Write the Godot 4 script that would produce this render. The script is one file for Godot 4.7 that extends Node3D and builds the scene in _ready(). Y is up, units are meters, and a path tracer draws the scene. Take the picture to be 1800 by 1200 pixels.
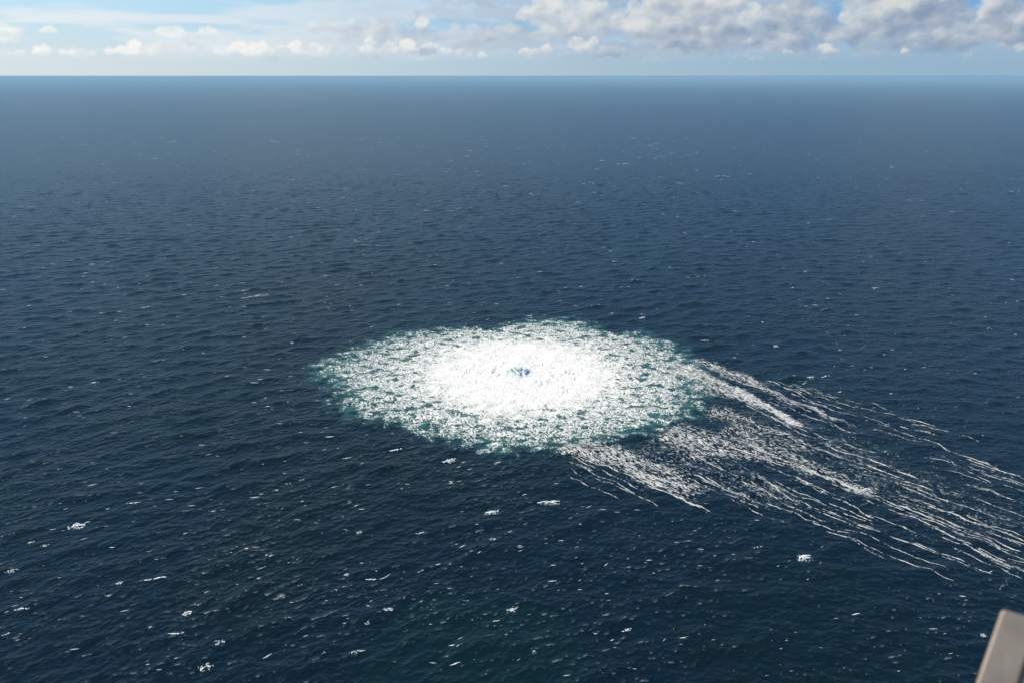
extends Node3D
# Open sea seen from an aircraft: a round patch of gas-driven foam with foam streaks drifting downwind, whitecaps, cumulus on the horizon.

const EYE := 320.0                                  # metres above the sea
const SUN_AZ := -101.0                              # degrees from straight ahead, negative towards the west side
const SUN_EL := 37.0
const WIND := Vector2(0.682, 0.731)                 # downwind on the ground plane, as (x, z)
const CREST := Vector2(0.731, -0.682)               # along the wave crests
const WAVES := Vector2(0.33, 0.944)                 # the way the waves run
const WAVE_CREST := Vector2(0.944, -0.33)
const BOIL := Vector2(7.0, -787.0)                  # where the gas comes up

# distance from BOIL to the rim of the foam, every five degrees from +x towards +z
const OUTLINE := [233, 232, 227, 221, 220, 218, 222, 222, 215, 212, 211, 204, 198, 196, 196, 196, 197, 196, 194, 207, 203, 195, 188, 192, 194, 193, 192, 196, 200, 211, 222, 223, 223, 214, 226, 240, 256, 255, 249, 242, 234, 231, 227, 225, 225, 218, 207, 197, 195, 193, 184, 175, 168, 182, 196, 207, 212, 218, 223, 221, 216, 204, 191, 214, 227, 231, 232, 233, 233, 232, 230, 230]
# foam streaks on the water: x, z of the upwind end, x, z of the downwind end, width, how closed the foam is
const STREAKS := [
	[234, -811, 273, -747, 2.5, 0.70],
	[246, -791, 336, -645, 2.2, 0.60],
	[267, -710, 337, -621, 2.0, 0.60],
	[358, -661, 436, -544, 1.6, 0.75],
	[375, -650, 406, -626, 1.2, 0.60],
	[388, -670, 417, -645, 1.0, 0.60],
	[287, -613, 359, -535, 1.8, 0.70],
	[294, -575, 354, -527, 1.4, 0.60],
	[283, -634, 335, -591, 1.6, 0.60],
	[364, -594, 430, -535, 1.2, 0.55],
	[386, -589, 405, -533, 1.1, 0.50],
	[262, -621, 339, -541, 1.7, 0.65],
	[217, -613, 278, -533, 2.0, 0.70],
	[193, -613, 285, -539, 1.6, 0.60],
	[250, -575, 296, -514, 3.4, 0.80],
	[195, -584, 228, -510, 1.8, 0.60],
	[239, -558, 284, -480, 2.0, 0.65],
	[255, -489, 329, -419, 1.1, 0.75],
	[229, -485, 255, -470, 1.2, 0.70],
	[241, -469, 304, -408, 0.9, 0.45],
	[313, -527, 378, -458, 2.0, 0.75],
	[304, -514, 364, -435, 1.8, 0.70],
	[307, -499, 351, -416, 1.5, 0.60],
	[312, -485, 352, -426, 1.4, 0.70],
	[349, -514, 390, -475, 1.2, 0.50],
	[373, -549, 413, -510, 1.1, 0.50],
	[315, -549, 367, -497, 1.3, 0.55],
	[327, -492, 369, -443, 2.2, 0.60],
	[344, -465, 367, -440, 1.4, 0.65],
	[317, -456, 347, -411, 1.1, 0.60],
	[60, -591, 162, -494, 2.4, 0.85],
	[50, -580, 71, -561, 2.0, 0.70],
	[49, -566, 70, -540, 1.6, 0.50],
	[76, -594, 160, -519, 2.2, 0.70],
	[117, -580, 186, -531, 1.8, 0.60],
	[158, -594, 213, -531, 1.6, 0.60],
	[200, -537, 228, -509, 1.6, 0.70],
	[162, -525, 188, -516, 1.0, 0.50],
	[281, -772, 326, -713, 1.4, 0.50],
	[296, -750, 328, -679, 1.2, 0.45],
	[336, -710, 355, -688, 1.0, 0.45],
	[373, -703, 394, -673, 1.0, 0.40],
	[396, -575, 428, -533, 1.0, 0.50],
	[343, -645, 385, -613, 1.1, 0.45],
	[241, -703, 287, -613, 2.0, 0.60],
	[204, -634, 245, -575, 2.2, 0.60],
	[262, -549, 313, -492, 1.3, 0.50],
	[215, -549, 258, -499, 1.2, 0.50],
	[159, -549, 198, -510, 1.3, 0.50],
	[365, -575, 404, -537, 0.9, 0.40],
	[224, -489, 235, -482, 1.0, 0.50],
	[267, -503, 317, -456, 1.0, 0.45],
	[289, -525, 336, -470, 1.2, 0.45]]
# broad trails that leave the patch: the same numbers
const LANES := [
	[62, -608, 152, -517, 12.0, 0.62],
	[53, -613, 117, -575, 22.0, 0.62],
	[89, -603, 162, -525, 14.0, 0.50],
	[147, -639, 211, -594, 26.0, 0.55],
	[179, -613, 232, -575, 14.0, 0.50],
	[158, -634, 177, -584, 22.0, 0.50],
	[195, -811, 267, -679, 14.0, 0.72],
	[239, -743, 284, -642, 10.0, 0.85],
	[220, -828, 283, -743, 12.0, 0.50],
	[239, -787, 336, -645, 6.0, 0.42],
	[204, -691, 279, -594, 16.0, 0.42],
	[206, -645, 274, -553, 18.0, 0.40],
	[245, -594, 300, -517, 9.0, 0.45],
	[196, -750, 247, -716, 16.0, 0.50],
	[123, -613, 226, -510, 30.0, 0.20],
	[240, -691, 339, -575, 26.0, 0.13],
	[264, -613, 365, -475, 40.0, 0.13],
	[326, -549, 390, -475, 30.0, 0.12]]
# whitecaps: x, z, length
const CAPS := [
	[-329, -480, 15.0], [-241, -416, 17.4], [-264, -413, 5.3], [-313, -385, 9.8], [-172, -442, 12.9], [-191, -450, 4.4], [-175, -356, 7.7], [-223, -370, 5.7],
	[-177, -337, 10.5], [-188, -542, 7.9], [-177, -547, 6.9], [-156, -435, 4.2], [-194, -531, 7.8], [-294, -498, 3.0], [-276, -529, 3.1], [-302, -512, 13.2],
	[-236, -500, 16.3], [-344, -425, 9.5], [-339, -455, 7.8], [-351, -458, 7.0], [-309, -364, 6.1], [-264, -399, 7.8], [-206, -383, 6.5], [-111, -348, 3.7],
	[-117, -405, 8.0], [-149, -398, 5.2], [-141, -410, 4.9], [-205, -364, 9.5], [-150, -484, 2.7], [-188, -330, 6.0], [-114, -470, 6.1], [-68, -469, 6.9],
	[-14, -462, 6.8], [-1, -472, 5.1], [-16, -498, 12.5], [-74, -425, 4.0], [-63, -425, 5.6], [-95, -416, 8.0], [-43, -433, 4.9], [23, -435, 3.7],
	[-91, -395, 3.5], [-79, -385, 7.6], [-26, -404, 3.5], [-60, -401, 3.9], [-41, -402, 2.7], [0, -386, 9.8], [-10, -376, 4.5], [-93, -349, 7.3],
	[-32, -353, 5.7], [-12, -363, 3.6], [-3, -363, 2.9], [13, -349, 4.3], [-65, -367, 5.5], [-90, -373, 3.8], [-113, -421, 4.1], [36, -461, 5.9],
	[-29, -447, 4.1], [-106, -600, 12.4], [-55, -581, 13.0], [-51, -543, 9.5], [30, -512, 20.0], [-131, -492, 9.1], [-168, -514, 5.7], [25, -1000, 12.6],
	[-13, -576, 6.9], [72, -531, 3.8], [332, -873, 8.9], [347, -971, 5.7], [338, -772, 9.5], [356, -774, 13.7], [207, -440, 12.3], [178, -452, 7.9],
	[182, -417, 3.3], [185, -431, 3.4], [81, -429, 3.3], [120, -457, 3.4], [444, -626, 3.1], [346, -589, 2.8], [353, -731, 5.9], [407, -728, 4.7],
	[269, -835, 6.3], [183, -989, 12.7], [143, -1013, 11.3], [663, -919, 5.3], [-396, -1095, 41.8], [-426, -1130, 24.4], [-540, -1038, 20.1], [-923, -1380, 10.2],
	[-648, -1352, 5.8], [-525, -1282, 9.6], [-624, -1226, 5.3], [-590, -1013, 8.2], [-465, -757, 11.4], [-380, -853, 5.9], [-656, -942, 6.3], [-346, -940, 4.7],
	[-716, -1050, 6.9], [-281, -888, 5.9], [-308, -731, 3.9], [285, -375, 3.4], [264, -364, 3.3], [287, -363, 4.2], [274, -396, 1.7], [281, -402, 3.5],
	[104, -360, 5.9], [71, -368, 6.7], [100, -369, 4.5], [933, -1801, 10.8], [876, -2009, 10.0], [127, -1167, 7.3], [1965, -3552, 15.3], [-1207, -4272, 16.7],
	[-321, -1471, 8.1]]
# cumulus heads: azimuth, elevation, half width, half height (degrees), how sunlit, how dense
const PUFFS := [
	[4.44, 3.94, 3.00, 1.24, 0.78, 0.80], [2.42, 4.14, 1.61, 0.95, 0.80, 0.70], [6.47, 3.38, 2.39, 0.96, 0.60, 0.70], [3.46, 2.83, 1.82, 0.67, 0.62, 0.60], [9.23, 3.90, 1.02, 1.09, 0.95, 0.85], [9.96, 4.69, 0.86, 0.50, 0.95, 0.80],
	[8.88, 2.99, 0.87, 0.52, 0.80, 0.70], [12.33, 4.04, 2.86, 1.57, 0.72, 0.90], [13.82, 4.55, 2.26, 1.06, 0.85, 0.80], [12.04, 2.77, 3.27, 1.10, 0.55, 0.85], [10.85, 3.15, 1.56, 0.80, 0.60, 0.70], [11.71, 1.96, 1.76, 0.33, 0.22, 0.80],
	[14.74, 2.74, 1.89, 1.08, 0.42, 0.80], [16.71, 3.79, 0.81, 0.92, 0.80, 0.70], [16.85, 4.14, 0.37, 0.49, 1.00, 0.80], [19.11, 3.56, 2.49, 1.05, 0.55, 0.80], [18.52, 3.93, 1.08, 0.77, 0.66, 0.60], [19.60, 2.50, 2.84, 0.92, 0.40, 0.80],
	[18.55, 2.15, 1.82, 0.50, 0.50, 0.60], [24.88, 4.26, 2.43, 1.26, 0.72, 0.90], [26.49, 4.36, 1.74, 1.24, 0.98, 0.90], [23.67, 3.45, 1.21, 0.88, 0.80, 0.75], [26.03, 3.22, 2.25, 0.73, 0.42, 0.70], [27.91, 3.50, 1.56, 1.17, 0.40, 0.85],
	[29.68, 3.92, 1.50, 0.96, 0.22, 0.00], [30.75, 3.78, 0.89, 0.82, 0.90, 0.90], [30.54, 3.31, 0.54, 0.45, 0.95, 0.80], [31.74, 3.21, 1.30, 1.07, 0.50, 0.85], [32.33, 2.40, 1.15, 0.64, 0.45, 0.70], [29.65, 2.40, 1.81, 0.59, 0.55, 0.70],
	[29.42, 1.98, 1.53, 0.46, 0.50, 0.60], [25.19, 2.29, 2.30, 0.68, 0.40, 0.60], [23.12, 2.54, 1.53, 0.55, 0.50, 0.50], [27.87, 1.84, 2.50, 0.40, 0.38, 0.60], [21.47, 1.83, 0.42, 0.21, 0.95, 0.90], [21.93, 1.58, 0.49, 0.21, 0.90, 0.70],
	[21.01, 2.65, 0.28, 0.35, 0.70, 0.40], [26.30, 1.52, 0.23, 0.14, 1.00, 0.90], [32.56, 1.69, 0.29, 0.26, 0.95, 0.90], [31.65, 1.71, 0.30, 0.16, 0.80, 0.50], [29.93, 1.21, 0.28, 0.27, 0.80, 0.60], [20.81, 1.41, 1.42, 0.21, 0.50, 0.50],
	[24.33, 1.27, 0.75, 0.14, 0.70, 0.40], [19.17, 1.53, 0.44, 0.14, 0.80, 0.50], [21.22, 1.08, 0.78, 0.11, 0.70, 0.35], [16.02, 1.34, 0.53, 0.15, 0.80, 0.50], [17.18, 1.11, 0.45, 0.15, 0.80, 0.40], [10.19, 1.07, 0.96, 0.15, 0.75, 0.45],
	[6.95, 1.46, 0.89, 0.19, 0.20, 0.60], [6.97, 1.19, 0.65, 0.11, 0.85, 0.50], [4.70, 2.15, 0.73, 0.38, 0.90, 0.75], [5.83, 2.30, 0.36, 0.26, 0.95, 0.70], [5.32, 1.77, 0.65, 0.23, 0.70, 0.60], [2.46, 1.89, 0.41, 0.30, 0.98, 0.85],
	[1.44, 1.55, 0.90, 0.27, 0.85, 0.70], [0.82, 1.70, 0.41, 0.23, 0.90, 0.60], [3.49, 1.39, 1.23, 0.19, 0.40, 0.40], [7.14, 1.84, 0.97, 0.30, 0.60, 0.50], [0.20, 3.06, 0.33, 0.15, 0.90, 0.60], [-0.81, 2.84, 1.63, 0.60, 0.70, 0.40],
	[-6.46, 3.49, 0.44, 0.48, 0.98, 0.85], [-6.65, 3.93, 0.56, 0.44, 0.60, 0.40], [-9.34, 3.32, 0.87, 0.59, 0.75, 0.35], [-12.02, 3.07, 1.96, 0.66, 0.60, 0.40], [-8.10, 2.81, 2.81, 0.74, 0.45, 0.50], [-10.08, 2.79, 2.39, 0.81, 0.50, 0.40],
	[-3.26, 2.61, 2.04, 0.75, 0.55, 0.45], [-10.12, 2.20, 0.40, 0.34, 0.95, 0.80], [-10.31, 1.75, 0.56, 0.26, 0.80, 0.60], [-8.75, 1.83, 0.80, 0.41, 0.82, 0.70], [-7.53, 2.14, 0.48, 0.30, 0.98, 0.85], [-7.35, 1.69, 0.49, 0.26, 0.85, 0.70],
	[-6.22, 1.61, 0.65, 0.30, 0.25, 0.60], [-5.88, 1.99, 0.57, 0.23, 0.90, 0.70], [-4.71, 1.73, 0.37, 0.19, 0.98, 0.80], [-10.58, 1.29, 1.20, 0.19, 0.40, 0.40], [-3.49, 1.54, 0.57, 0.31, 0.80, 0.60], [-2.87, 1.51, 0.90, 0.27, 0.35, 0.50],
	[-2.14, 1.43, 0.33, 0.19, 0.90, 0.60], [-6.76, 1.19, 1.14, 0.19, 0.80, 0.40], [-17.66, 1.84, 0.52, 0.33, 1.00, 0.90], [-18.25, 1.54, 0.59, 0.29, 0.95, 0.70], [-17.13, 1.55, 0.53, 0.33, 0.80, 0.60], [-16.88, 1.11, 0.61, 0.15, 0.30, 0.50],
	[-15.21, 1.86, 0.46, 0.37, 1.00, 0.85], [-14.85, 1.57, 0.69, 0.30, 0.80, 0.60], [-13.79, 1.87, 0.46, 0.30, 1.00, 0.90], [-12.89, 1.88, 0.62, 0.22, 0.95, 0.70], [-13.71, 1.47, 1.17, 0.26, 0.75, 0.50], [-16.27, 1.85, 0.30, 0.22, 0.85, 0.50],
	[-19.89, 1.60, 0.73, 0.36, 0.85, 0.50], [-18.77, 1.79, 0.74, 0.36, 0.95, 0.80], [-25.42, 1.88, 0.44, 0.27, 1.00, 0.95], [-26.13, 1.59, 0.40, 0.24, 1.00, 0.90], [-25.71, 1.53, 0.54, 0.24, 0.85, 0.70], [-26.90, 1.52, 0.29, 0.20, 1.00, 0.80],
	[-25.16, 1.40, 0.75, 0.17, 0.70, 0.40], [-23.94, 1.62, 0.83, 0.42, 0.75, 0.45], [-22.19, 1.72, 0.92, 0.42, 0.80, 0.40], [-30.58, 1.46, 0.43, 0.26, 1.00, 0.75], [-31.00, 1.36, 0.24, 0.16, 1.00, 0.60], [-29.37, 1.38, 0.38, 0.17, 0.95, 0.50],
	[-28.43, 1.39, 0.77, 0.24, 0.85, 0.40], [-32.27, 1.21, 0.47, 0.16, 0.90, 0.40], [-31.80, 1.35, 0.24, 0.13, 0.95, 0.50], [-23.09, 2.75, 0.83, 0.35, 0.95, 0.50], [-20.81, 2.83, 0.64, 0.28, 0.98, 0.55], [-22.08, 2.56, 1.41, 0.28, 0.85, 0.40],
	[-30.06, 2.68, 0.49, 0.20, 1.00, 0.60], [-32.33, 2.40, 0.76, 0.45, 0.95, 0.40], [-2.41, 4.83, 2.41, 0.18, 0.30, 0.45], [-4.01, 4.90, 1.20, 0.15, 0.30, 0.40], [-13.56, 3.12, 2.33, 0.11, 0.30, 0.30]]

var long_a := PackedFloat32Array()
var long_b := PackedFloat32Array()
var fft_re := PackedFloat32Array()
var fft_im := PackedFloat32Array()
var taken := {}
var noise_lace := FastNoiseLite.new()
var noise_mid := FastNoiseLite.new()
var noise_broad := FastNoiseLite.new()
var foam_material: StandardMaterial3D


func noise_of(seed_number: int, frequency: float, octaves: int, kind := FastNoiseLite.TYPE_SIMPLEX_SMOOTH) -> FastNoiseLite:
	var n := FastNoiseLite.new()
	n.seed = seed_number
	n.noise_type = kind
	n.frequency = frequency
	n.fractal_octaves = octaves
	return n


func numbered(called: String) -> String:
	if not taken.has(called):
		taken[called] = 0
		return called
	taken[called] += 1
	return "%s_%03d" % [called, taken[called]]


func tag(o: Node3D, label: String, category := "", group := "", kind := "") -> void:
	for pair in [["label", label], ["category", category], ["group", group], ["kind", kind]]:
		if pair[1] != "":
			o.set_meta(pair[0], pair[1])


func put(called: String, m: Mesh, material: Material, parent: Node3D = null) -> MeshInstance3D:
	var o := MeshInstance3D.new()
	o.name = called if parent else numbered(called)
	o.mesh = m
	o.material_override = material
	(parent if parent else self as Node3D).add_child(o, true)
	return o


# A thing whose foam is one lacy sheet: the node stands where the foam floats, the sheet is its part.
func put_foam(called: String, m: Mesh, at: Vector2, label: String, category: String, group: String) -> void:
	var o := Node3D.new()
	o.name = numbered(called)
	o.position = Vector3(at.x, 0, at.y)
	add_child(o)
	var sheet := put("foam", m, foam_material, o)
	sheet.position = -o.position
	sheet.set_meta("kind", "stuff")
	tag(o, label, category, group)


func ordinal(n: int) -> String:
	var small := ["first", "second", "third", "fourth", "fifth", "sixth", "seventh", "eighth", "ninth", "tenth", "eleventh", "twelfth", "thirteenth", "fourteenth", "fifteenth", "sixteenth", "seventeenth", "eighteenth", "nineteenth", "twentieth"]
	if n <= 20:
		return small[n - 1]
	return ["twenty", "thirty", "forty", "fifty"][n / 10 - 2] + "-" + small[n % 10 - 1] if n % 10 else ["thirtieth", "fortieth", "fiftieth"][n / 10 - 3]


func _ready() -> void:
	set_camera()
	set_sky_and_sun()
	set_noises()
	make_long_waves()
	build_sea()
	build_foam_patch()
	build_streaks()
	build_whitecaps()
	build_aircraft_edge()


# ---------------------------------------------------------------- camera, sky, sun

func set_camera() -> void:
	var camera := Camera3D.new()
	camera.name = "camera"
	add_child(camera)
	var lens := CameraAttributesPhysical.new()
	lens.frustum_focal_length = 26.0
	lens.frustum_near = 0.1
	lens.frustum_far = 400000.0
	lens.frustum_focus_distance = 800.0
	lens.exposure_aperture = 2.8
	camera.attributes = lens
	camera.fov = 49.55
	camera.near = 0.1
	camera.far = 400000.0
	camera.position = Vector3(0, EYE, 0)
	camera.rotation_degrees.x = -19.72
	camera.current = true


func set_sky_and_sun() -> void:
	var environment := Environment.new()
	environment.background_mode = Environment.BG_SKY
	var sky := Sky.new()
	var panorama := PanoramaSkyMaterial.new()
	panorama.panorama = ImageTexture.create_from_image(sky_picture())
	sky.sky_material = panorama
	environment.sky = sky
	environment.tonemap_mode = Environment.TONE_MAPPER_LINEAR
	environment.tonemap_exposure = 1.12
	environment.background_energy_multiplier = 0.9
	environment.fog_enabled = true
	environment.fog_density = 0.000042
	environment.fog_light_color = Color(0.71, 0.89, 1.0)
	environment.sdfgi_enabled = true
	environment.ssao_enabled = true
	environment.ssil_enabled = true
	var world := WorldEnvironment.new()
	world.name = "world"
	world.environment = environment
	add_child(world)
	var sun := DirectionalLight3D.new()
	sun.name = "sun"
	sun.light_color = Color(1.0, 0.95, 0.86)
	sun.light_energy = 1.6
	sun.light_angular_distance = 0.5
	sun.shadow_enabled = true
	sun.rotation_degrees = Vector3(-SUN_EL, -SUN_AZ + 180.0, 0)
	add_child(sun)


var veil := FastNoiseLite.new()
var ragged := FastNoiseLite.new()
var heaps := FastNoiseLite.new()
var near_puffs := []                                # for every degree of azimuth, the heads that reach it

func sky_picture() -> Image:
	veil = noise_of(3, 1.0, 4)
	ragged = noise_of(11, 1.0, 5)
	heaps = noise_of(23, 1.0, 5)
	# every head carries smaller ones on its crown
	var heads := []
	var rng := RandomNumberGenerator.new()
	rng.seed = 19
	for p in PUFFS:
		heads.append(p)
		var big: bool = p[2] > 1.1
		for n in 11 if big else 7:
			var turn := rng.randf_range(-0.35, PI + 0.35)
			var out := rng.randf_range(0.55, 1.0)
			var size := rng.randf_range(0.2, 0.42) if big else rng.randf_range(0.28, 0.5)
			var round_size: float = minf(p[2], p[3] * 1.6) * size
			heads.append([p[0] + cos(turn) * p[2] * out, p[1] + sin(turn) * p[3] * out, round_size * 1.1, round_size * 0.8, clampf(p[4] + rng.randf_range(-0.12, 0.2), 0.0, 1.0), p[5] * rng.randf_range(0.45, 0.9)])
	for k in 360:
		var here := []
		for p in heads:
			if absf(wrapf(p[0] - k, -180.0, 180.0)) < p[2] * 1.6 + 1.5:
				here.append(p)
		near_puffs.append(here)
	var wide := 4096
	var high := 2048
	var picture := sky_part(0, 0, 512, 256, 360.0 / 512, 180.0 / 256)
	picture.resize(wide, high, Image.INTERPOLATE_CUBIC)
	# the low sky ahead, where clouds are seen sharp, at the picture's full grain
	var step := 360.0 / wide
	var top := int(10.0 / step)
	var side := int(44.0 / step)
	for part in [[0, side], [wide - side, side]]:
		var strip := sky_part(part[0], high / 2 - top, part[1], top + 4, step, step)
		picture.blit_rect(strip, Rect2i(0, 0, part[1], top + 4), Vector2i(part[0], high / 2 - top))
	return picture


func sky_part(x0: int, y0: int, w: int, h: int, step_x: float, step_y: float) -> Image:
	var data := PackedFloat32Array()
	data.resize(w * h * 3)
	var at := 0
	for j in h:
		var el := 90.0 - (y0 + j + 0.5) * step_y
		for i in w:
			var c := sky_color(wrapf((x0 + i + 0.5) * step_x, -180.0, 180.0), el)
			data[at] = c.r
			data[at + 1] = c.g
			data[at + 2] = c.b
			at += 3
	return Image.create_from_data(w, h, false, Image.FORMAT_RGBF, data.to_byte_array())


func sky_color(az: float, el: float) -> Color:
	if el < -1.0:
		return Color(0.2, 0.3, 0.4)
	var e := maxf(el, 0.0)
	var sunward := 0.5 + 0.5 * cos(deg_to_rad(az - SUN_AZ))
	var s := smoothstep(0.12, 0.74, sunward)
	var low := Color(0.58, 0.70, 0.79).lerp(Color(0.84, 0.885, 0.90), s)
	var mid := Color(0.46, 0.66, 0.85).lerp(Color(0.76, 0.90, 0.965), s)
	var c := low.lerp(mid, smoothstep(0.3, 5.0, e))
	c = c.lerp(Color(0.31, 0.58, 0.87).lerp(Color(0.43, 0.70, 0.94), s), smoothstep(4.2, 11.0, e))
	c = c.lerp(Color(0.14, 0.31, 0.56), smoothstep(16.0, 55.0, e))
	# thin high veil, in long level sheets
	var v := veil.get_noise_2d(az * 0.05, e * 0.42) + 0.3 * veil.get_noise_2d(az * 0.2 + 40.0, e * 1.7)
	var sheet := smoothstep(-0.22, 0.3, v + 0.35 * smoothstep(-30.0, -8.0, az) * (1.0 - smoothstep(-8.0, 8.0, az)) + 0.3 * (1.0 - smoothstep(1.5, 3.6, e)) - 0.45 * smoothstep(3.5, 4.1, e) * (1.0 - smoothstep(-24.0, -17.0, az)) * smoothstep(-60.0, -40.0, az))
	sheet *= smoothstep(0.7, 2.0, e) * (1.0 - smoothstep(5.0, 14.0, e)) * (0.35 + 0.5 * s)
	c = c.lerp(Color(0.74, 0.79, 0.85).lerp(Color(0.915, 0.935, 0.955), s), sheet)
	# heaped clouds all round, above the level that the photograph frames
	if e > 4.6:
		var h := heaps.get_noise_2d(az * 0.035 + 7.0, e * 0.07) + 0.35 * heaps.get_noise_2d(az * 0.15, e * 0.3)
		var body := smoothstep(0.05, 0.3, h) * smoothstep(4.6, 7.0, e) * (1.0 - smoothstep(45.0, 75.0, e))
		var top := smoothstep(0.0, 0.5, h)
		c = c.lerp(Color(0.62, 0.68, 0.76).lerp(Color(0.93, 0.94, 0.95), clampf(top * 0.7 + 0.3 * s, 0, 1)), body * 0.6)
	# a grey-blue deck of flattened cloud on the side away from the sun
	if e < 12.0:
		var deck := heaps.get_noise_2d(az * 0.12 + 5.0, e * 0.55) + 0.5 * ragged.get_noise_2d(az * 0.45, e * 1.6)
		var share := smoothstep(-0.25, 0.35, deck) * smoothstep(0.8, 2.0, e) * (1.0 - smoothstep(4.0, 9.0, e)) * (1.0 - smoothstep(0.25, 0.8, s)) * 0.75
		c = c.lerp(Color(0.60, 0.665, 0.755).lerp(Color(0.70, 0.745, 0.80), smoothstep(-0.1, 0.4, deck)), share)
	# cumulus heads
	if e < 9.0:
		var wx := ragged.get_noise_2d(az * 0.6, e * 0.8) * 0.75
		var wy := ragged.get_noise_2d(az * 0.6 + 31.0, e * 0.8 + 17.0) * 0.42
		var sx := ragged.get_noise_2d(az * 2.2 + 9.0, e * 2.9) * 0.42
		var sy := ragged.get_noise_2d(az * 2.2 + 50.0, e * 2.9) * 0.36
		var fray := ragged.get_noise_2d(az * 0.7 + 70.0, e * 1.2) * 0.8
		var relief := ragged.get_noise_2d(az * 0.35 + 120.0, e * 0.6) * 1.6 - ragged.get_noise_2d((az - 0.5) * 0.35 + 120.0, (e + 0.45) * 0.6) * 1.6
		var air := smoothstep(0.2, 1.9, e)
		var shade := Color(0.52, 0.595, 0.70).lerp(Color(0.78, 0.825, 0.87), s)
		var bright := Color(0.825, 0.84, 0.845).lerp(Color(0.985, 0.98, 0.965), s)
		for p in near_puffs[int(wrapf(az, 0.0, 360.0)) % 360]:
			var k: float = clampf(p[2] * 0.6, 0.22, 1.0)
			var dx: float = (az + wx * k + sx * clampf(p[2] * 0.9, 0.25, 0.8) - p[0]) / (p[2] * (1.05 + 0.25 * k))
			var dy: float = (e + wy * k + sy * clampf(p[3] * 0.9, 0.2, 0.6) - p[1]) / (p[3] * (1.05 + 0.25 * k))
			var d := dx * dx + dy * dy
			if d < 1.7:
				var a: float = smoothstep(0.0, 0.12 + 0.95 * clampf(p[2] * 0.6, 0.06, 1.0), 1.0 - d + fray * (0.8 - 0.4 * k)) * p[5]
				var lit: float = clampf(p[4] * 1.1 - 0.16 + (-0.16 * dx + 0.22 * dy) + relief * 0.28 + fray * 0.1, 0.0, 1.0)
				c = c.lerp(shade.lerp(bright, lit), a * (0.35 + 0.65 * air))
	# the air thickens towards the horizon
	c = c.lerp(low, (1.0 - smoothstep(0.0, 1.7, e)) * 0.85)
	return c.srgb_to_linear()


# ---------------------------------------------------------------- waves

func set_noises() -> void:
	noise_lace = noise_of(101, 0.24, 4)
	noise_mid = noise_of(102, 0.05, 3)
	noise_broad = noise_of(103, 0.012, 3)


func fft_line(re: PackedFloat32Array, im: PackedFloat32Array, n: int, cs: PackedFloat32Array, sn: PackedFloat32Array) -> void:
	var j := 0
	for i in range(1, n):
		var bit := n >> 1
		while j & bit:
			j ^= bit
			bit >>= 1
		j ^= bit
		if i < j:
			var t := re[i]
			re[i] = re[j]
			re[j] = t
			t = im[i]
			im[i] = im[j]
			im[j] = t
	var size := 2
	while size <= n:
		var half := size >> 1
		var stride := n / size
		for first in range(0, n, size):
			var w := 0
			for a in range(first, first + half):
				var b := a + half
				var c := cs[w]
				var s := sn[w]
				var xr := re[b] * c - im[b] * s
				var xi := re[b] * s + im[b] * c
				re[b] = re[a] - xr
				im[b] = im[a] - xi
				re[a] += xr
				im[a] += xi
				w += stride
		size <<= 1


# Two independent sheets of wind waves (fft_re and fft_im) on an n by n tile of `length` metres, of wavelengths from `shortest` to `longest`, scaled to a slope.
func wind_waves(n: int, length: float, shortest: float, longest: float, slope: float, spread: float, seed_number: int) -> void:
	var rng := RandomNumberGenerator.new()
	rng.seed = seed_number
	fft_re.resize(n * n)
	fft_im.resize(n * n)
	fft_re.fill(0.0)
	fft_im.fill(0.0)
	var total := 0.0
	for j in n:
		var kz := (j if j < n / 2 else j - n) * TAU / length
		for i in n:
			var kx := (i if i < n / 2 else i - n) * TAU / length
			var k := sqrt(kx * kx + kz * kz)
			if k < 1e-6 or k > TAU / shortest or k < TAU / longest:
				continue
			var along := absf(kx * WAVES.x + kz * WAVES.y) / k
			var power := (pow(along, spread) + 0.05) / pow(k, 4.0)
			power *= smoothstep(TAU / longest, TAU / longest * 1.35, k) * (1.0 - smoothstep(TAU / shortest * 0.6, TAU / shortest, k))
			var a := sqrt(power)
			fft_re[j * n + i] = a * rng.randfn()
			fft_im[j * n + i] = a * rng.randfn()
			total += power * k * k
	var scale := slope / sqrt(maxf(total, 1e-12))
	var cs := PackedFloat32Array()
	var sn := PackedFloat32Array()
	for i in n / 2:
		cs.append(cos(TAU * i / n))
		sn.append(sin(TAU * i / n))
	var lr := PackedFloat32Array()
	var li := PackedFloat32Array()
	lr.resize(n)
	li.resize(n)
	for j in n:
		for i in n:
			lr[i] = fft_re[j * n + i] * scale
			li[i] = fft_im[j * n + i] * scale
		fft_line(lr, li, n, cs, sn)
		for i in n:
			fft_re[j * n + i] = lr[i]
			fft_im[j * n + i] = li[i]
	for i in n:
		for j in n:
			lr[j] = fft_re[j * n + i]
			li[j] = fft_im[j * n + i]
		fft_line(lr, li, n, cs, sn)
		for j in n:
			fft_re[j * n + i] = lr[j]
			fft_im[j * n + i] = li[j]


func make_long_waves() -> void:
	wind_waves(256, 640.0, 9.0, 60.0, 0.085, 4.0, 5)
	long_a = fft_re.duplicate()
	long_b = fft_im.duplicate()


func tile_at(tile: PackedFloat32Array, u: float, v: float) -> float:
	var iu := floori(u)
	var iv := floori(v)
	u -= iu
	v -= iv
	var r0 := (iv & 255) << 8
	var r1 := ((iv + 1) & 255) << 8
	var c0 := iu & 255
	var c1 := (iu + 1) & 255
	return lerpf(lerpf(tile[r0 + c0], tile[r0 + c1], u), lerpf(tile[r1 + c0], tile[r1 + c1], u), v)


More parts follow.
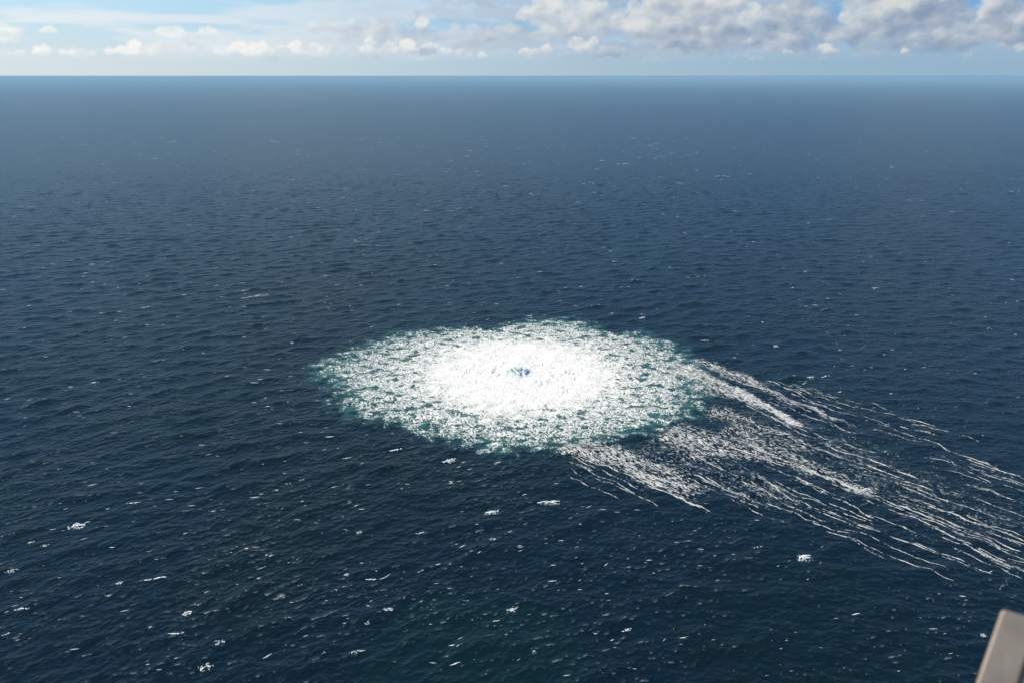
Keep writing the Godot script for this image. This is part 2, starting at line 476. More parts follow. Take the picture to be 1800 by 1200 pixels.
# Height of the sea: long waves, and the rings that the boil sends out.
func sea_height(x: float, z: float) -> float:
	var h := tile_at(long_a, x * 0.4, z * 0.4) + tile_at(long_b, (x * 0.978 - z * 0.208) * 0.47 + 31.0, (x * 0.208 + z * 0.978) * 0.47 + 77.0) * 0.8
	h += 0.35 * h * h
	var dx := x - BOIL.x
	var dz := z - BOIL.y
	var r := sqrt(dx * dx + dz * dz)
	if r < 150.0:
		h = h * (0.45 + 0.55 * smoothstep(20.0, 130.0, r)) + rings(r, dx, dz)
	return h


func rings(r: float, dx: float, dz: float) -> float:
	var wander := noise_mid.get_noise_2d(dx * 0.6, dz * 0.6) * 14.0 + noise_lace.get_noise_2d(dx * 0.5, dz * 0.5) * 3.0
	var strength := 0.55 * smoothstep(-0.05, 0.3, noise_mid.get_noise_2d(dx * 0.9 + 300.0, dz * 0.9)) * smoothstep(8.0, 24.0, r) * (1.0 - smoothstep(45.0, 110.0, r)) * (0.5 + 0.9 * absf(noise_mid.get_noise_2d(dx * 0.5 + 90.0, dz * 0.5)) * 2.0)
	return strength * sin((r + wander) * TAU / 8.0)


func fine_wave_normals() -> ImageTexture:
	var n := 1024
	wind_waves(n, 512.0, 1.6, 14.0, 0.20, 2.6, 9)
	var make := func(data: PackedFloat32Array, size: int) -> PackedFloat32Array:
		var im := Image.create_from_data(n, n, false, Image.FORMAT_RF, data.to_byte_array())
		if size != n:
			im.resize(size, size, Image.INTERPOLATE_CUBIC)
		return im.get_data().to_float32_array()
	# three sheets whose sizes fit the tile a different number of times each, so that none is seen to repeat
	var a: PackedFloat32Array = make.call(fft_re, 960)
	var b: PackedFloat32Array = make.call(fft_im, 640)
	var c: PackedFloat32Array = make.call(fft_re, 1920)
	var gusts := noise_of(40, 0.06, 3).get_seamless_image(96, 96)
	gusts.convert(Image.FORMAT_RF)
	gusts.resize(1920, 1920, Image.INTERPOLATE_CUBIC)
	var g := gusts.get_data().to_float32_array()
	var size := 1920
	var out := PackedFloat32Array()
	out.resize(size * size)
	for y in size:
		var ra := (y % 960) * 960
		var rb := (y % 640) * 640
		var rc := y * 1920
		var ro := y * size
		for x in size:
			var q := g[ro + x]
			var h := a[ra + x % 960] * (0.4 + 0.5 * q) + b[rb + x % 640] * (0.3 + 0.5 * q) * 0.6 + c[rc + x] * 0.75
			out[ro + x] = h + 0.9 * h * absf(h)  if h > 0.0 else h * 0.85
	var picture := Image.create_from_data(size, size, false, Image.FORMAT_RF, out.to_byte_array())
	froth_picture(out, size)
	picture.bump_map_to_normal_map(1.0 / 0.5)
	return ImageTexture.create_from_image(picture)


# Threads of fine froth along breaking crestlets: colour with its cover in alpha, on the same tile as the waves.
var froth: ImageTexture

func froth_picture(h: PackedFloat32Array, size: int) -> void:
	var torn := noise_of(47, 0.11, 3).get_seamless_image(size / 2, size / 2)
	torn.convert(Image.FORMAT_RF)
	torn.resize(size, size, Image.INTERPOLATE_CUBIC)
	var fields := noise_of(48, 0.05, 3).get_seamless_image(192, 192)
	fields.convert(Image.FORMAT_RF)
	fields.resize(size, size, Image.INTERPOLATE_CUBIC)
	var t := torn.get_data().to_float32_array()
	var f := fields.get_data().to_float32_array()
	# how sharply the surface is bent across the wind: high along the narrow backs of steep little crests
	var bend := PackedFloat32Array()
	bend.resize(size * size)
	var total := 0.0
	for y in size:
		var up := ((y + size - 2) % size) * size
		var down := ((y + 2) % size) * size
		for x in size:
			var v := 2.0 * h[y * size + x] - h[up + (x + size - 1) % size] - h[down + (x + 1) % size]
			bend[y * size + x] = v
			total += v * v
	var rms := sqrt(total / (size * size))
	var bytes := PackedByteArray()
	bytes.resize(size * size * 4)
	for k in size * size:
		bytes[k * 4] = 150
		bytes[k * 4 + 1] = 168
		bytes[k * 4 + 2] = 174
		var crest := bend[k] / rms
		bytes[k * 4 + 3] = int(clampf((crest - 2.3 + 1.6 * (f[k] - 0.5) + 1.6 * (t[k] - 0.5)) * 0.28, 0.0, 0.4) * 255.0) if crest > 0.8 else 0
	froth = ImageTexture.create_from_image(Image.create_from_data(size, size, false, Image.FORMAT_RGBA8, bytes))


# Lines of a grid: even between fine_from and fine_to, then slowly wider up to slow_low and slow_high, then quickly wider to the far ends.
func spread_lines(fine_from: float, fine_to: float, fine: float, slow_low: float, slow_high: float, low: float, high: float) -> PackedFloat32Array:
	var lines := PackedFloat32Array()
	var step := fine
	var at := fine_from
	while at > low:
		step *= 1.01 if at > slow_low else 1.1
		at -= step
		lines.append(maxf(at, low))
	lines.reverse()
	at = fine_from
	while at < fine_to:
		lines.append(at)
		at += fine
	step = fine
	while at < high:
		lines.append(at)
		step *= 1.01 if at < slow_high else 1.1
		at += step
	lines.append(high)
	return lines


func build_sea() -> void:
	var xs := spread_lines(-560.0, 560.0, 2.6, -2400.0, 2400.0, -160000.0, 160000.0)
	var zs := spread_lines(-1400.0, -300.0, 2.6, -3800.0, -300.0, -160000.0, 20000.0)
	var nx := xs.size()
	var nz := zs.size()
	var position := PackedVector3Array()
	var normal := PackedVector3Array()
	var uv := PackedVector2Array()
	var color := PackedColorArray()
	position.resize(nx * nz)
	normal.resize(nx * nz)
	uv.resize(nx * nz)
	color.resize(nx * nz)
	var deep := Color(0.0008, 0.0085, 0.0155)
	var green := Color(0.0018, 0.0150, 0.0200)
	var teal := Color(0.030, 0.125, 0.120)
	for j in nz:
		var z := zs[j]
		var dz := zs[j] - zs[j - 1] if j > 0 else 1000.0
		for i in nx:
			var x := xs[i]
			var dx := xs[i] - xs[i - 1] if i > 0 else 1000.0
			var calm := 1.0 - smoothstep(8.0, 26.0, maxf(dx, dz))
			var y := sea_height(x, z) * calm if calm > 0.0 else 0.0
			# under the closed foam the water itself lies a little lower
			y -= 0.7 * (1.0 - smoothstep(70.0, 100.0, Vector2(x - BOIL.x, z - BOIL.y).length()))
			var k := j * nx + i
			position[k] = Vector3(x, y, z)
			uv[k] = Vector2(x / 960.0, z / 960.0)
			# plankton-green drifts and clear deep water
			var c := deep
			if absf(x) < 6000.0 and z > -9000.0:
				c = deep.lerp(green, smoothstep(-0.1, 0.45, noise_broad.get_noise_2d(x * 0.12 + 300.0, z * 0.12)) * 0.55)
				var q := Vector2(x - BOIL.x, z - BOIL.y)
				var r := q.length() / rim(q)
				if r < 1.2:
					var air := 1.0 - smoothstep(0.86, 1.02, r + noise_mid.get_noise_2d(x, z) * 0.12)
					c = c.lerp(teal, air * (0.8 + 0.3 * noise_mid.get_noise_2d(x * 1.7, z * 1.7)))
			color[k] = c
	for j in nz:
		var j0 := maxi(j - 1, 0)
		var j1 := mini(j + 1, nz - 1)
		for i in nx:
			var i0 := maxi(i - 1, 0)
			var i1 := mini(i + 1, nx - 1)
			var sx := (position[j * nx + i1].y - position[j * nx + i0].y) / (xs[i1] - xs[i0])
			var sz := (position[j1 * nx + i].y - position[j0 * nx + i].y) / (zs[j1] - zs[j0])
			normal[j * nx + i] = Vector3(-sx, 1.0, -sz).normalized()
	var index := PackedInt32Array()
	index.resize((nx - 1) * (nz - 1) * 6)
	var at := 0
	for j in nz - 1:
		for i in nx - 1:
			var k := j * nx + i
			index[at] = k
			index[at + 1] = k + 1
			index[at + 2] = k + nx + 1
			index[at + 3] = k
			index[at + 4] = k + nx + 1
			index[at + 5] = k + nx
			at += 6
	var arrays := []
	arrays.resize(Mesh.ARRAY_MAX)
	arrays[Mesh.ARRAY_VERTEX] = position
	arrays[Mesh.ARRAY_NORMAL] = normal
	arrays[Mesh.ARRAY_TEX_UV] = uv
	arrays[Mesh.ARRAY_COLOR] = color
	arrays[Mesh.ARRAY_INDEX] = index
	var sheet := ArrayMesh.new()
	sheet.add_surface_from_arrays(Mesh.PRIMITIVE_TRIANGLES, arrays)
	var water := StandardMaterial3D.new()
	water.resource_name = "sea_water"
	water.vertex_color_use_as_albedo = true
	water.roughness = 0.3
	water.metallic_specular = 0.28
	water.normal_enabled = true
	water.normal_texture = fine_wave_normals()
	water.normal_scale = 1.2
	water.detail_enabled = true
	water.detail_albedo = froth
	water.detail_blend_mode = BaseMaterial3D.BLEND_MODE_MIX
	water.detail_uv_layer = BaseMaterial3D.DETAIL_UV_1
	var sea := put("sea", sheet, water)
	tag(sea, "dark blue wind-rippled open sea reaching the horizon", "sea", "", "structure")


# ---------------------------------------------------------------- foam

func rim(q: Vector2) -> float:
	var a := wrapf(rad_to_deg(atan2(q.y, q.x)), 0.0, 360.0) / 5.0
	var k := int(a)
	return lerpf(OUTLINE[k % 72], OUTLINE[(k + 1) % 72], a - k)


# A sheet of foam that floats on the sea: the lattice origin + a*i + b*j wherever `field` is above zero, cut along the zero line.
func foam_sheet(nx: int, nz: int, origin: Vector2, a: Vector2, b: Vector2, field: PackedFloat32Array, lift: float, thick: float, lumps: float, thin_color: Color, full_color: Color, full_at: float) -> ArrayMesh:
	var node_of := PackedInt32Array()
	node_of.resize(nx * nz)
	node_of.fill(-1)
	var position := PackedVector3Array()
	var normal := PackedVector3Array()
	var color := PackedColorArray()
	var index := PackedInt32Array()
	var height := PackedFloat32Array()
	height.resize(nx * nz)
	for j in nz:
		for i in nx:
			var k := j * nx + i
			if field[k] > 0.0 or (i > 0 and field[k - 1] > 0.0) or (i < nx - 1 and field[k + 1] > 0.0) or (j > 0 and field[k - nx] > 0.0) or (j < nz - 1 and field[k + nx] > 0.0):
				var p := origin + a * i + b * j
				height[k] = sea_height(p.x, p.y) + lift + thick * clampf(field[k] / full_at, 0.0, 1.0) + lumps * noise_lace.get_noise_2d(p.x * 1.4 + 500.0, p.y * 1.4)
	var corner := [0, 1, nx + 1, nx]
	for j in nz - 1:
		for i in nx - 1:
			var k := j * nx + i
			var inside := int(field[k] > 0.0) + int(field[k + 1] > 0.0) + int(field[k + nx] > 0.0) + int(field[k + nx + 1] > 0.0)
			if inside == 0:
				continue
			var ring := PackedInt32Array()
			for c in 4:
				var n: int = k + corner[c]
				var m: int = k + corner[(c + 1) % 4]
				var fn := field[n]
				var fm := field[m]
				if fn > 0.0:
					if node_of[n] < 0:
						node_of[n] = position.size()
						var ni := n % nx
						var nj := n / nx
						var p := origin + a * ni + b * nj
						position.append(Vector3(p.x, height[n], p.y))
						var da := height[n] - height[n - 1] if ni > 0 and field[n - 1] > 0.0 else height[n + 1] - height[n] if ni < nx - 1 and field[n + 1] > 0.0 else 0.0
						var db := height[n] - height[n - nx] if nj > 0 and field[n - nx] > 0.0 else height[n + nx] - height[n] if nj < nz - 1 and field[n + nx] > 0.0 else 0.0
						var ga := a / a.length_squared() * da
						var gb := b / b.length_squared() * db
						normal.append(Vector3(-ga.x - gb.x, 1.0, -ga.y - gb.y).normalized())
						color.append(thin_color.lerp(full_color, smoothstep(0.0, full_at, fn)))
					ring.append(node_of[n])
				if (fn > 0.0) != (fm > 0.0):
					var t := fn / (fn - fm)
					var pn := origin + a * (n % nx) + b * (n / nx)
					var pm := origin + a * (m % nx) + b * (m / nx)
					var p := pn.lerp(pm, t)
					ring.append(position.size())
					position.append(Vector3(p.x, lerpf(height[n], height[m], t) - 0.04, p.y))
					normal.append(Vector3.UP)
					color.append(thin_color)
			for c in range(1, ring.size() - 1):
				index.append(ring[0])
				index.append(ring[c])
				index.append(ring[c + 1])
	if index.is_empty():
		return null
	var arrays := []
	arrays.resize(Mesh.ARRAY_MAX)
	arrays[Mesh.ARRAY_VERTEX] = position
	arrays[Mesh.ARRAY_NORMAL] = normal
	arrays[Mesh.ARRAY_COLOR] = color
	arrays[Mesh.ARRAY_INDEX] = index
	var m := ArrayMesh.new()
	m.add_surface_from_arrays(Mesh.PRIMITIVE_TRIANGLES, arrays)
	return m


func foam_look(called: String) -> StandardMaterial3D:
	var m := StandardMaterial3D.new()
	m.resource_name = called
	m.vertex_color_use_as_albedo = true
	m.roughness = 0.85
	m.metallic_specular = 0.25
	return m


# noise between 0 and 1 that is about evenly spread
func even(v: float) -> float:
	return 1.0 / (1.0 + exp(-v * 6.5))


func build_foam_patch() -> void:
	foam_material = foam_look("sea_foam")
	var patch := Node3D.new()
	patch.name = "foam_patch"
	add_child(patch)
	tag(patch, "huge round patch of white foam over turquoise water, boiling at its centre", "foam patch")
	var thin := Color(0.34, 0.43, 0.39)
	var white := Color(0.92, 0.90, 0.85)
	# the disc, and its closed white core as a part of its own
	var step := 0.62
	var x0 := -285.0
	var z0 := -1025.0
	var nx := int(575.0 / step)
	var nz := int(475.0 / step)
	var lace := PackedFloat32Array()
	var core := PackedFloat32Array()
	lace.resize(nx * nz)
	core.resize(nx * nz)
	var lace_turn := noise_of(104, 0.09, 2)
	var fine := noise_of(105, 0.5, 2)
	for j in nz:
		var z := z0 + j * step
		for i in nx:
			var x := x0 + i * step
			var k := j * nx + i
			var q := Vector2(x - BOIL.x, z - BOIL.y)
			var d := q.length()
			var r := d / rim(q)
			if r > 1.12:
				lace[k] = -1.0
				core[k] = -1.0
				continue
			var mid := noise_mid.get_noise_2d(x, z)
			var wx := x + lace_turn.get_noise_2d(x, z) * 6.0
			var wz := z + lace_turn.get_noise_2d(x + 200.0, z) * 6.0
			var u := even(0.62 * noise_lace.get_noise_2d(wx, wz) + 0.42 * (1.0 - 3.0 * absf(fine.get_noise_2d(wx, wz))) - 0.12)
			# closed near the boil, lace further out, shreds at the rim
			var cover := lerpf(1.02, 0.71, smoothstep(80.0, 140.0, d + mid * 34.0))
			cover -= 0.26 * smoothstep(115.0, 235.0, d)
			cover -= 0.75 * smoothstep(0.80, 1.08, r + mid * 0.16)
			cover -= 0.55 * smoothstep(0.12, 0.5, noise_mid.get_noise_2d(x * 0.8 + 900.0, z * 1.2)) * smoothstep(90.0, 130.0, d)
			var f := cover - u
			core[k] = -1.0
			lace[k] = f
			var edge := 92.0 + 26.0 * noise_mid.get_noise_2d(x * 0.7 + 50.0, z * 0.7)
			if d < edge:
				core[k] = f
	# both sheets share the nodes next to their common edge, so that no gap opens between them
	for j in range(1, nz - 1):
		for i in range(1, nx - 1):
			var k := j * nx + i
			if core[k] > -1.0 and core[k - 1] > -1.0 and core[k + 1] > -1.0 and core[k - nx] > -1.0 and core[k + nx] > -1.0:
				lace[k] = -1.0
	put("lacy_foam", foam_sheet(nx, nz, Vector2(x0, z0), Vector2(step, 0), Vector2(0, step), lace, 0.08, 0.14, 0.22, thin, white, 0.36), foam_material, patch)
	put("foam_core", foam_sheet(nx, nz, Vector2(x0, z0), Vector2(step, 0), Vector2(0, step), core, 0.10, 0.12, 0.22, thin, white, 0.22), foam_material, patch)
	build_boil(patch)
	build_trails(patch)


func build_boil(patch: Node3D) -> void:
	# the hump of water that the gas lifts, broken into lumps and collapsing crests
	var st := SurfaceTool.new()
	st.begin(Mesh.PRIMITIVE_TRIANGLES)
	var lumps := noise_of(61, 0.13, 4)
	var crests := noise_of(62, 0.30, 3)
	var n := 64
	var radius := 19.0
	for j in n + 1:
		for i in n + 1:
			var q := Vector2(i - n * 0.5, j - n * 0.5) / (n * 0.5) * radius
			var d := q.length() / radius
			var p := BOIL + q
			var body := pow(maxf(1.0 - d * d, 0.0), 1.3)
			var lump := 0.55 + 1.0 * lumps.get_noise_2d(q.x, q.y) + 0.5 * (0.5 - absf(crests.get_noise_2d(q.x, q.y)) * 2.0)
			var y := sea_height(p.x, p.y) * (1.0 - body) - 0.35 * smoothstep(0.85, 1.0, d) + 4.6 * body * maxf(lump, 0.05) + 0.1
			var froth := smoothstep(-0.12, 0.22, crests.get_noise_2d(q.x * 1.3 + 40.0, q.y * 1.3) + 0.45 * (d - 0.45))
			st.set_color(Color(0.30, 0.46, 0.50).lerp(Color(0.86, 0.87, 0.86), froth))
			st.add_vertex(Vector3(p.x, y, p.y))
	for j in n:
		for i in n:
			var k := j * (n + 1) + i
			for c in [k, k + 1, k + n + 2, k, k + n + 2, k + n + 1]:
				st.add_index(c)
	st.generate_normals()
	var o := put("boil", st.commit(), foam_material, patch)
	tag(o, "lumpy blue-grey hump of water boiling up at the centre")


func build_trails(patch: Node3D) -> void:
	# loose foam drawn out downwind over dark water, on a lattice laid along the wind
	var ds := 0.8
	var dt := 0.42
	var lanes := []
	var lo := Vector2(1e9, 1e9)
	var hi := -lo
	for l in LANES:
		var p := Vector2(l[0], l[1])
		var q := Vector2(l[2], l[3])
		var a := Vector2(p.dot(WIND), p.dot(CREST))
		var b := Vector2(q.dot(WIND), q.dot(CREST))
		lanes.append([a, b, l[4], l[5]])
		for c in [a, b]:
			lo = Vector2(minf(lo.x, c.x), minf(lo.y, c.y))
			hi = Vector2(maxf(hi.x, c.x), maxf(hi.y, c.y))
	lo -= Vector2(12, 30)
	hi += Vector2(12, 30)
	var nx := int((hi.x - lo.x) / ds)
	var nz := int((hi.y - lo.y) / dt)
	var field := PackedFloat32Array()
	field.resize(nx * nz)
	var drawn := noise_of(71, 0.22, 4)
	var wander := noise_of(72, 0.02, 2)
	# the second lattice axis must be the first turned clockwise seen from above: that is minus CREST
	for j in nz:
		var t := hi.y - j * dt
		for i in nx:
			var s := lo.x + i * ds
			var w := t + wander.get_noise_2d(s, t) * 7.0
			var cover := 0.0
			for l in lanes:
				var a: Vector2 = l[0]
				var b: Vector2 = l[1]
				var f := (s - a.x) / maxf(b.x - a.x, 1.0)
				if f < -0.06 or f > 1.06:
					continue
				var off: float = absf(w - lerpf(a.y, b.y, clampf(f, 0, 1))) / (l[2] * lerpf(1.0, 0.7, f))
				if off < 1.6:
					var c: float = l[3] * (1.0 - smoothstep(0.45, 1.5, off)) * smoothstep(-0.06, 0.06, f) * (1.0 - smoothstep(0.8, 1.06, f))
					cover = maxf(cover, c)
			var u := even(0.7 * drawn.get_noise_2d(s * 0.6, t * 1.7) + 0.7 * drawn.get_noise_2d(s * 2.0 + 400.0, t * 3.6) + 0.25 * noise_mid.get_noise_2d(s * 0.35, t * 1.3))
			field[j * nx + i] = (cover if cover > 0.02 else -1.0) - u * 1.15 + 0.04
	var origin := WIND * lo.x + CREST * hi.y
	var o := put("trailing_foam", foam_sheet(nx, nz, origin, WIND * ds, -CREST * dt, field, 0.09, 0.08, 0.1, Color(0.18, 0.22, 0.23), Color(0.72, 0.70, 0.65), 0.4), foam_material, patch)
	tag(o, "thin grey-white foam torn into threads over dark water")


func build_streaks() -> void:
	var all := STREAKS.duplicate()
	# thinner threads between the marked ones
	var rng := RandomNumberGenerator.new()
	rng.seed = 12
	while all.size() < STREAKS.size() + 70:
		var one: Array = STREAKS[rng.randi() % STREAKS.size()]
		var p := Vector2(one[0], one[1]).lerp(Vector2(one[2], one[3]), rng.randf_range(-0.1, 0.8))
		p += CREST * rng.randfn() * 9.0
		var q := p + WIND.rotated(rng.randf_range(-0.06, 0.06)) * rng.randf_range(25.0, 110.0)
		all.append([p.x, p.y, q.x, q.y, rng.randf_range(0.6, 1.3), rng.randf_range(0.3, 0.6)])
	var names := streak_names()
	var drawn := noise_of(81, 0.2, 4)
	var gaps := noise_of(82, 0.04, 3)
	var wander := noise_of(83, 0.02, 4)
	for k in all.size():
		var l: Array = all[k]
		var p := Vector2(l[0], l[1])
		var q := Vector2(l[2], l[3])
		var along := (q - p).normalized()
		var across := Vector2(-along.y, along.x)
		var w: float = l[4]
		var reach := w * 1.6 + 3.0
		var ds := 0.7
		var dt := 0.25
		var length := p.distance_to(q)
		var nx := int(length / ds) + 2
		var nz := int(reach * 2.0 / dt) + 1
		var field := PackedFloat32Array()
		field.resize(nx * nz)
		for i in nx:
			var s := i * ds
			var mid := wander.get_noise_2d(s, k * 40.0) * 4.0
			var side := mid + wander.get_noise_2d(s * 1.3 + 900.0, k * 33.0) * w * 2.2
			var here := smoothstep(0.0, 0.1, s / length) * (1.0 - smoothstep(0.8, 1.0, s / length))
			var body: float = (0.62 + 0.5 * l[5] + 0.85 * gaps.get_noise_2d(s, k * 70.0)) * here
			var thread := 0.24 + 0.16 * w
			for j in nz:
				var t := j * dt - reach
				var first := (t - mid) / thread
				var second := (t - side) / (thread * 0.7)
				var cloud := (t - mid) / (w * 0.8)
				var cover := body * maxf(maxf(exp(-first * first), 0.8 * exp(-second * second)), 0.62 * l[5] * exp(-cloud * cloud))
				var u := even(0.8 * drawn.get_noise_2d(s * 0.8 + k * 91.0, t * 2.0) + 0.8 * drawn.get_noise_2d(s * 2.4, t * 4.0 + k * 13.0))
				field[j * nx + i] = cover - 0.18 - u * 0.78
		var m := foam_sheet(nx, nz, p - across * reach, along * ds, across * dt, field, 0.10, 0.06, 0.06, Color(0.20, 0.24, 0.25), Color(0.76, 0.74, 0.69), 0.35)
		if m == null:
			continue
		var label := "faint short foam thread lying between the longer streaks of the downwind trail"
		if names.has(k):
			label = names[k]
		put_foam("foam_streak", m, p.lerp(q, 0.5), label, "foam streak", "foam streaks trailing downwind")


# A label for every marked streak: how long and wide it is, and its rank across the trail in one of three stretches of it.
func streak_names() -> Dictionary:
	var zones := [[], [], []]
	for k in STREAKS.size():
		var l: Array = STREAKS[k]
		var mid := (Vector2(l[0], l[1]) + Vector2(l[2], l[3])) * 0.5
		var s := mid.dot(WIND)
		zones[0 if s < -335.0 else 1 if s < -215.0 else 2].append([mid.dot(CREST), k])
	var out := {}
	for z in 3:
		zones[z].sort()
		zones[z].reverse()
		for n in zones[z].size():
			var k: int = zones[z][n][1]
			var l: Array = STREAKS[k]
			var long := Vector2(l[0], l[1]).distance_to(Vector2(l[2], l[3]))
			out[k] = "%s %s foam streak, %s from the far side among those %s" % ["long" if long > 140.0 else "short", "broad" if l[4] > 1.7 else "thin", ordinal(n + 1), ["leaving the patch", "in mid trail", "at the trail's end"][z]]
	out[3] = "long thin foam streak that borders the trail on its far side, towards the horizon"
	out[14] = "widest frothy foam streak in the middle of the downwind trail"
	out[17] = "long lone hair-thin foam streak at the near edge of the trail"
	out[30] = "dense foam streak along the pointed near wedge below the patch"
	out[19] = "faint dotted foam streak below all others, lowest of the trail"
	return out


func cap_mesh(x: float, z: float, length: float, seed_number: int, shape: Array) -> ArrayMesh:
	var shreds := noise_of(seed_number, 1.0, 4)
	var rng := RandomNumberGenerator.new()
	rng.seed = seed_number
	var turn := rng.randf_range(-0.3, 0.3)
	var a := WAVE_CREST.rotated(turn)
	var b := Vector2(-a.y, a.x)
	var nx := 44
	var nz := 26
	var half := length * 0.62
	var deep := clampf(length * rng.randf_range(0.25, 0.6), 1.0, 7.0)
	var bend := rng.randf_range(-0.5, 0.5)
	var front := rng.randf_range(0.25, 0.95)
	var patchy := rng.randf_range(0.35, 0.85)
	if shape:
		front = shape[0]
		patchy = shape[1]
		deep = clampf(length * shape[2], 1.0, 7.0)
	var field := PackedFloat32Array()
	field.resize(nx * nz)
	for j in nz:
		var t := -1.0 + 2.0 * j / (nz - 1)
		for i in nx:
			var s := -1.0 + 2.0 * i / (nx - 1)
			var crest := bend * (s * s - 0.3) + 0.25 * shreds.get_noise_2d(s * 1.5, 7.0) - 0.15
			var ridge := front * exp(-pow((t - crest) / 0.13, 2.0)) * (1.0 - pow(absf(s), 2.5)) * (0.75 + 0.9 * shreds.get_noise_2d(s * 3.0, t * 2.0 + 30.0))
			var lace := 1.0 - 3.2 * absf(shreds.get_noise_2d(s * half * 0.42, t * deep * 0.9))
			var tail := patchy * maxf(1.0 - s * s * 1.1 - t * t, 0.0) * (0.12 + 0.72 * lace + 0.7 * shreds.get_noise_2d(s * 2.6 + 60.0, t * 1.8))
			field[j * nx + i] = maxf(ridge, tail) - 0.36
			if i == 0 or j == 0 or i == nx - 1 or j == nz - 1:
				field[j * nx + i] = -0.3
	var step_a := a * (2.0 * half / (nx - 1))
	var step_b := b * (2.0 * deep / (nz - 1))
	return foam_sheet(nx, nz, Vector2(x, z) - a * half - b * deep, step_a, step_b, field, 0.14, 0.22, 0.05, Color(0.40, 0.48, 0.50), Color(0.86, 0.87, 0.87), 0.3)


func build_whitecaps() -> void:
	var special := {
		0: "ragged bright whitecap, largest on the near sea opposite the foam trail",
		1: "long thin white breaking crest, slightly curved, on the near sea opposite the trail",
		34: "oblong frothy whitecap on dark water straight in front of the foam patch",
		57: "solid white whitecap just off the near rim of the foam patch",
		60: "largest whitecap between the foam patch and the lower border, made of several shreds",
		70: "compact bright whitecap alone in dark water in front of the streak wedge",
		84: "long scattered whitecap, largest on the sea beyond the patch's pointed tip",
	}
	# how closed the breaking front is, how patchy the foam behind it, how deep against its length
	var shapes := {0: [0.8, 0.9, 0.45], 1: [1.0, 0.3, 0.25], 34: [0.8, 0.9, 0.4], 57: [1.0, 0.5, 0.4], 60: [0.8, 0.85, 0.35], 70: [0.9, 0.9, 0.5], 84: [0.9, 0.6, 0.3]}
	var zones := {}
	for k in CAPS.size():
		var c := Vector2(CAPS[k][0], CAPS[k][1])
		var where: String = "in front of" if c.y > -600.0 else "level with" if c.y > -990.0 else "beyond"
		var side: String = ", trail side" if c.x > 130.0 else ", side opposite the trail" if c.x < -130.0 else ""
		var zone := where + " the foam patch" + side
		if not zones.has(zone):
			zones[zone] = []
		zones[zone].append([c.length(), k])
	for zone in zones:
		zones[zone].sort()
		for n in zones[zone].size():
			var k: int = zones[zone][n][1]
			var c: Array = CAPS[k]
			var m := cap_mesh(c[0], c[1], c[2] * 1.15, 1000 + k, shapes.get(k, []))
			if m:
				var size := "tiny" if c[2] < 4.0 else "small" if c[2] < 8.0 else "long"
				put_foam("whitecap", m, Vector2(c[0], c[1]), special.get(k, "%s whitecap %s, %s counting outward" % [size, zone, ordinal(n + 1)]), "whitecap", "whitecaps scattered over the open sea")
	# the countless smaller flecks of broken crests
	var rng := RandomNumberGenerator.new()
	rng.seed = 77
	var places := []
	while places.size() < 5200:
		var d := 330.0 * pow(13.0, pow(rng.randf(), 0.9))
		var az := rng.randf_range(-0.75, 0.75)
		var x := d * tan(az)
		var z := -d
		var q := Vector2(x - BOIL.x, z - BOIL.y)
		if q.length() < rim(q) * 0.95:
			continue
		if noise_broad.get_noise_2d(x * 0.8, z * 0.8) < rng.randf_range(-0.5, 0.35):
			continue
		var size := (0.13 + 0.62 * pow(rng.randf(), 5.0)) * (0.85 + d * 0.0013)
		var turn := atan2(-WAVE_CREST.y, WAVE_CREST.x) + rng.randf_range(-0.5, 0.5)
		var basis := Basis(Vector3.UP, turn).scaled_local(Vector3(size * rng.randf_range(0.9, 3.2), size, size * rng.randf_range(0.3, 0.7)))
		places.append(Transform3D(basis, Vector3(x, (sea_height(x, z) if d < 1500.0 else 0.1) + 0.14, z)))
	var copies := MultiMesh.new()
	copies.transform_format = MultiMesh.TRANSFORM_3D
	copies.mesh = fleck_mesh()
	copies.instance_count = places.size()
	for k in places.size():
		copies.set_instance_transform(k, places[k])
	var o := MultiMeshInstance3D.new()
	o.name = "foam_flecks"
	o.multimesh = copies
	o.material_override = foam_material
	add_child(o)
	tag(o, "countless tiny white flecks of broken wave crests on the sea", "foam flecks", "", "stuff")


func fleck_mesh() -> ArrayMesh:
	var st := SurfaceTool.new()
	st.begin(Mesh.PRIMITIVE_TRIANGLES)
	var rng := RandomNumberGenerator.new()
	rng.seed = 4
	for part in [[0.0, 0.0, 1.0], [0.9, 0.25, 0.45], [-0.8, -0.3, 0.35]]:
		var n := 9
		st.set_color(Color(0.74, 0.77, 0.78))
		var ring := []
		for k in n:
			var r: float = part[2] * rng.randf_range(0.45, 1.0)
			ring.append(Vector3(part[0] + cos(TAU * k / n) * r, 0.0, part[1] + sin(TAU * k / n) * r))
		for k in n:
			for v in [Vector3(part[0], 0.22, part[1]), ring[k], ring[(k + 1) % n]]:
				st.add_vertex(v)
	st.generate_normals()
	return st.commit()


# ---------------------------------------------------------------- the aircraft

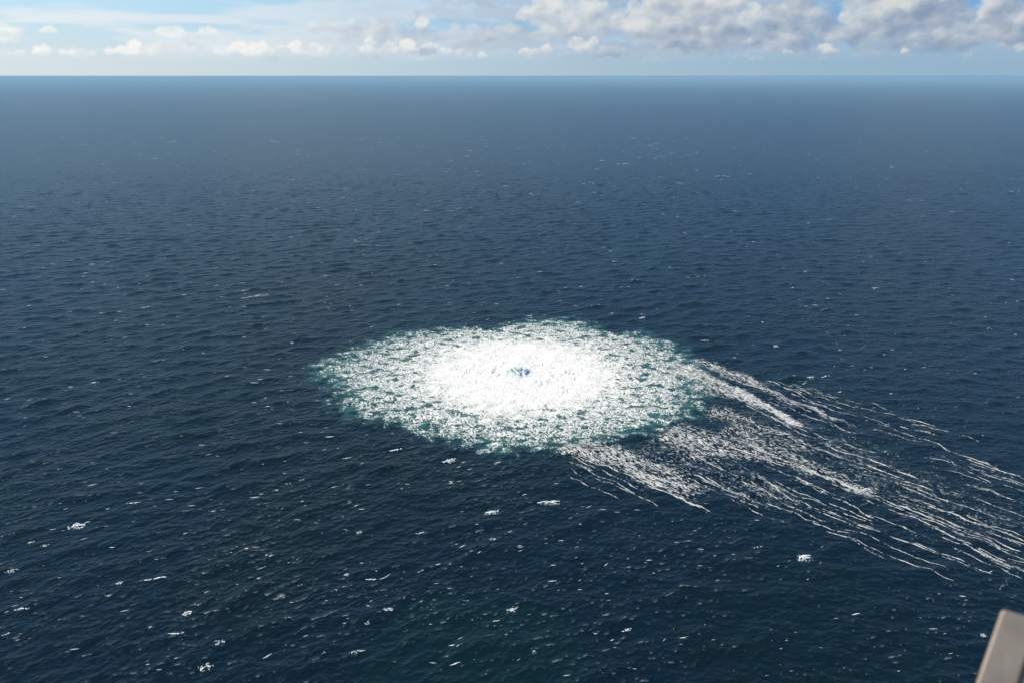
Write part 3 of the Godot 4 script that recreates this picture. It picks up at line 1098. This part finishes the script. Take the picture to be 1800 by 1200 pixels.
func build_aircraft_edge() -> void:
	# a grey panel of the aircraft that carries the photographer: it stands a little over a metre ahead, below and to the side, and is out of focus
	var frame := Node3D.new()
	frame.name = "aircraft_panel"
	add_child(frame)
	frame.position = Vector3(0.832, EYE - 0.849, -1.0236)
	frame.rotation_degrees = Vector3(-19.72, 0, 0)
	tag(frame, "blurred grey metal panel of the aircraft poking into the lower corner of the view", "aircraft panel")
	var paint := StandardMaterial3D.new()
	paint.resource_name = "grey_aircraft_paint"
	paint.albedo_color = Color(0.67, 0.62, 0.57)
	paint.roughness = 0.55
	paint.metallic_specular = 0.4
	var wear := NoiseTexture2D.new()
	wear.width = 256
	wear.height = 256
	wear.noise = noise_of(5, 0.02, 4)
	var ramp := Gradient.new()
	ramp.set_color(0, Color(0.86, 0.86, 0.86))
	ramp.set_color(1, Color(1, 1, 1))
	wear.color_ramp = ramp
	paint.albedo_texture = wear
	paint.uv1_triplanar = true
	paint.uv1_scale = Vector3(2, 2, 2)
	var outline := PackedVector2Array()
	var corners := [Vector2(0.0, 0.0), Vector2(0.30, -0.085), Vector2(0.34, -0.55), Vector2(-0.19, -0.55)]
	for k in 4:
		var p: Vector2 = corners[k]
		var before: Vector2 = (corners[(k + 3) % 4] - p).normalized() * 0.008
		var after: Vector2 = (corners[(k + 1) % 4] - p).normalized() * 0.008
		for f in 6:
			var t := f / 5.0
			outline.append((p + before).lerp(p, t).lerp(p.lerp(p + after, t), t))
	put("skin", slab(outline, 0.006, 0.001), paint, frame)
	var dark := StandardMaterial3D.new()
	dark.resource_name = "dark_sealant"
	dark.albedo_color = Color(0.16, 0.16, 0.17)
	dark.roughness = 0.8
	var line := PackedVector2Array([Vector2(0.043, -0.055), Vector2(0.049, -0.055), Vector2(-0.101, -0.52), Vector2(-0.107, -0.52)])
	var seam := put("seam", slab(line, 0.004, 0.001), dark, frame)
	seam.position.z = 0.003


# A plate with chamfered edges: the outline (clockwise, seen from +z) in the xy plane, its front face at z = 0.
func slab(outline: PackedVector2Array, thick: float, chamfer: float) -> ArrayMesh:
	var inner := PackedVector2Array()
	var n := outline.size()
	for k in n:
		var out := (outline[(k + 1) % n] - outline[(k + n - 1) % n]).normalized()
		inner.append(outline[k] + Vector2(out.y, -out.x) * chamfer)
	var st := SurfaceTool.new()
	st.begin(Mesh.PRIMITIVE_TRIANGLES)
	st.set_smooth_group(-1)
	var levels := [[inner, 0.0], [outline, -chamfer], [outline, chamfer - thick], [inner, -thick]]
	for l in 3:
		for k in n:
			var m := (k + 1) % n
			var a := Vector3(levels[l][0][k].x, levels[l][0][k].y, levels[l][1])
			var b := Vector3(levels[l][0][m].x, levels[l][0][m].y, levels[l][1])
			var c := Vector3(levels[l + 1][0][m].x, levels[l + 1][0][m].y, levels[l + 1][1])
			var d := Vector3(levels[l + 1][0][k].x, levels[l + 1][0][k].y, levels[l + 1][1])
			for v in [a, d, c, a, c, b]:
				st.add_vertex(v)
	for f in [[0.0, 0], [-thick, 1]]:
		var t := Geometry2D.triangulate_polygon(inner)
		for k in range(0, t.size(), 3):
			var tri := [t[k], t[k + 1], t[k + 2]]
			var p := inner[tri[0]]
			var turn := (inner[tri[1]] - p).cross(inner[tri[2]] - p)
			if (turn > 0.0) == (f[1] == 0):
				tri.reverse()
			for v in tri:
				st.add_vertex(Vector3(inner[v].x, inner[v].y, f[0]))
	st.generate_normals()
	return st.commit()
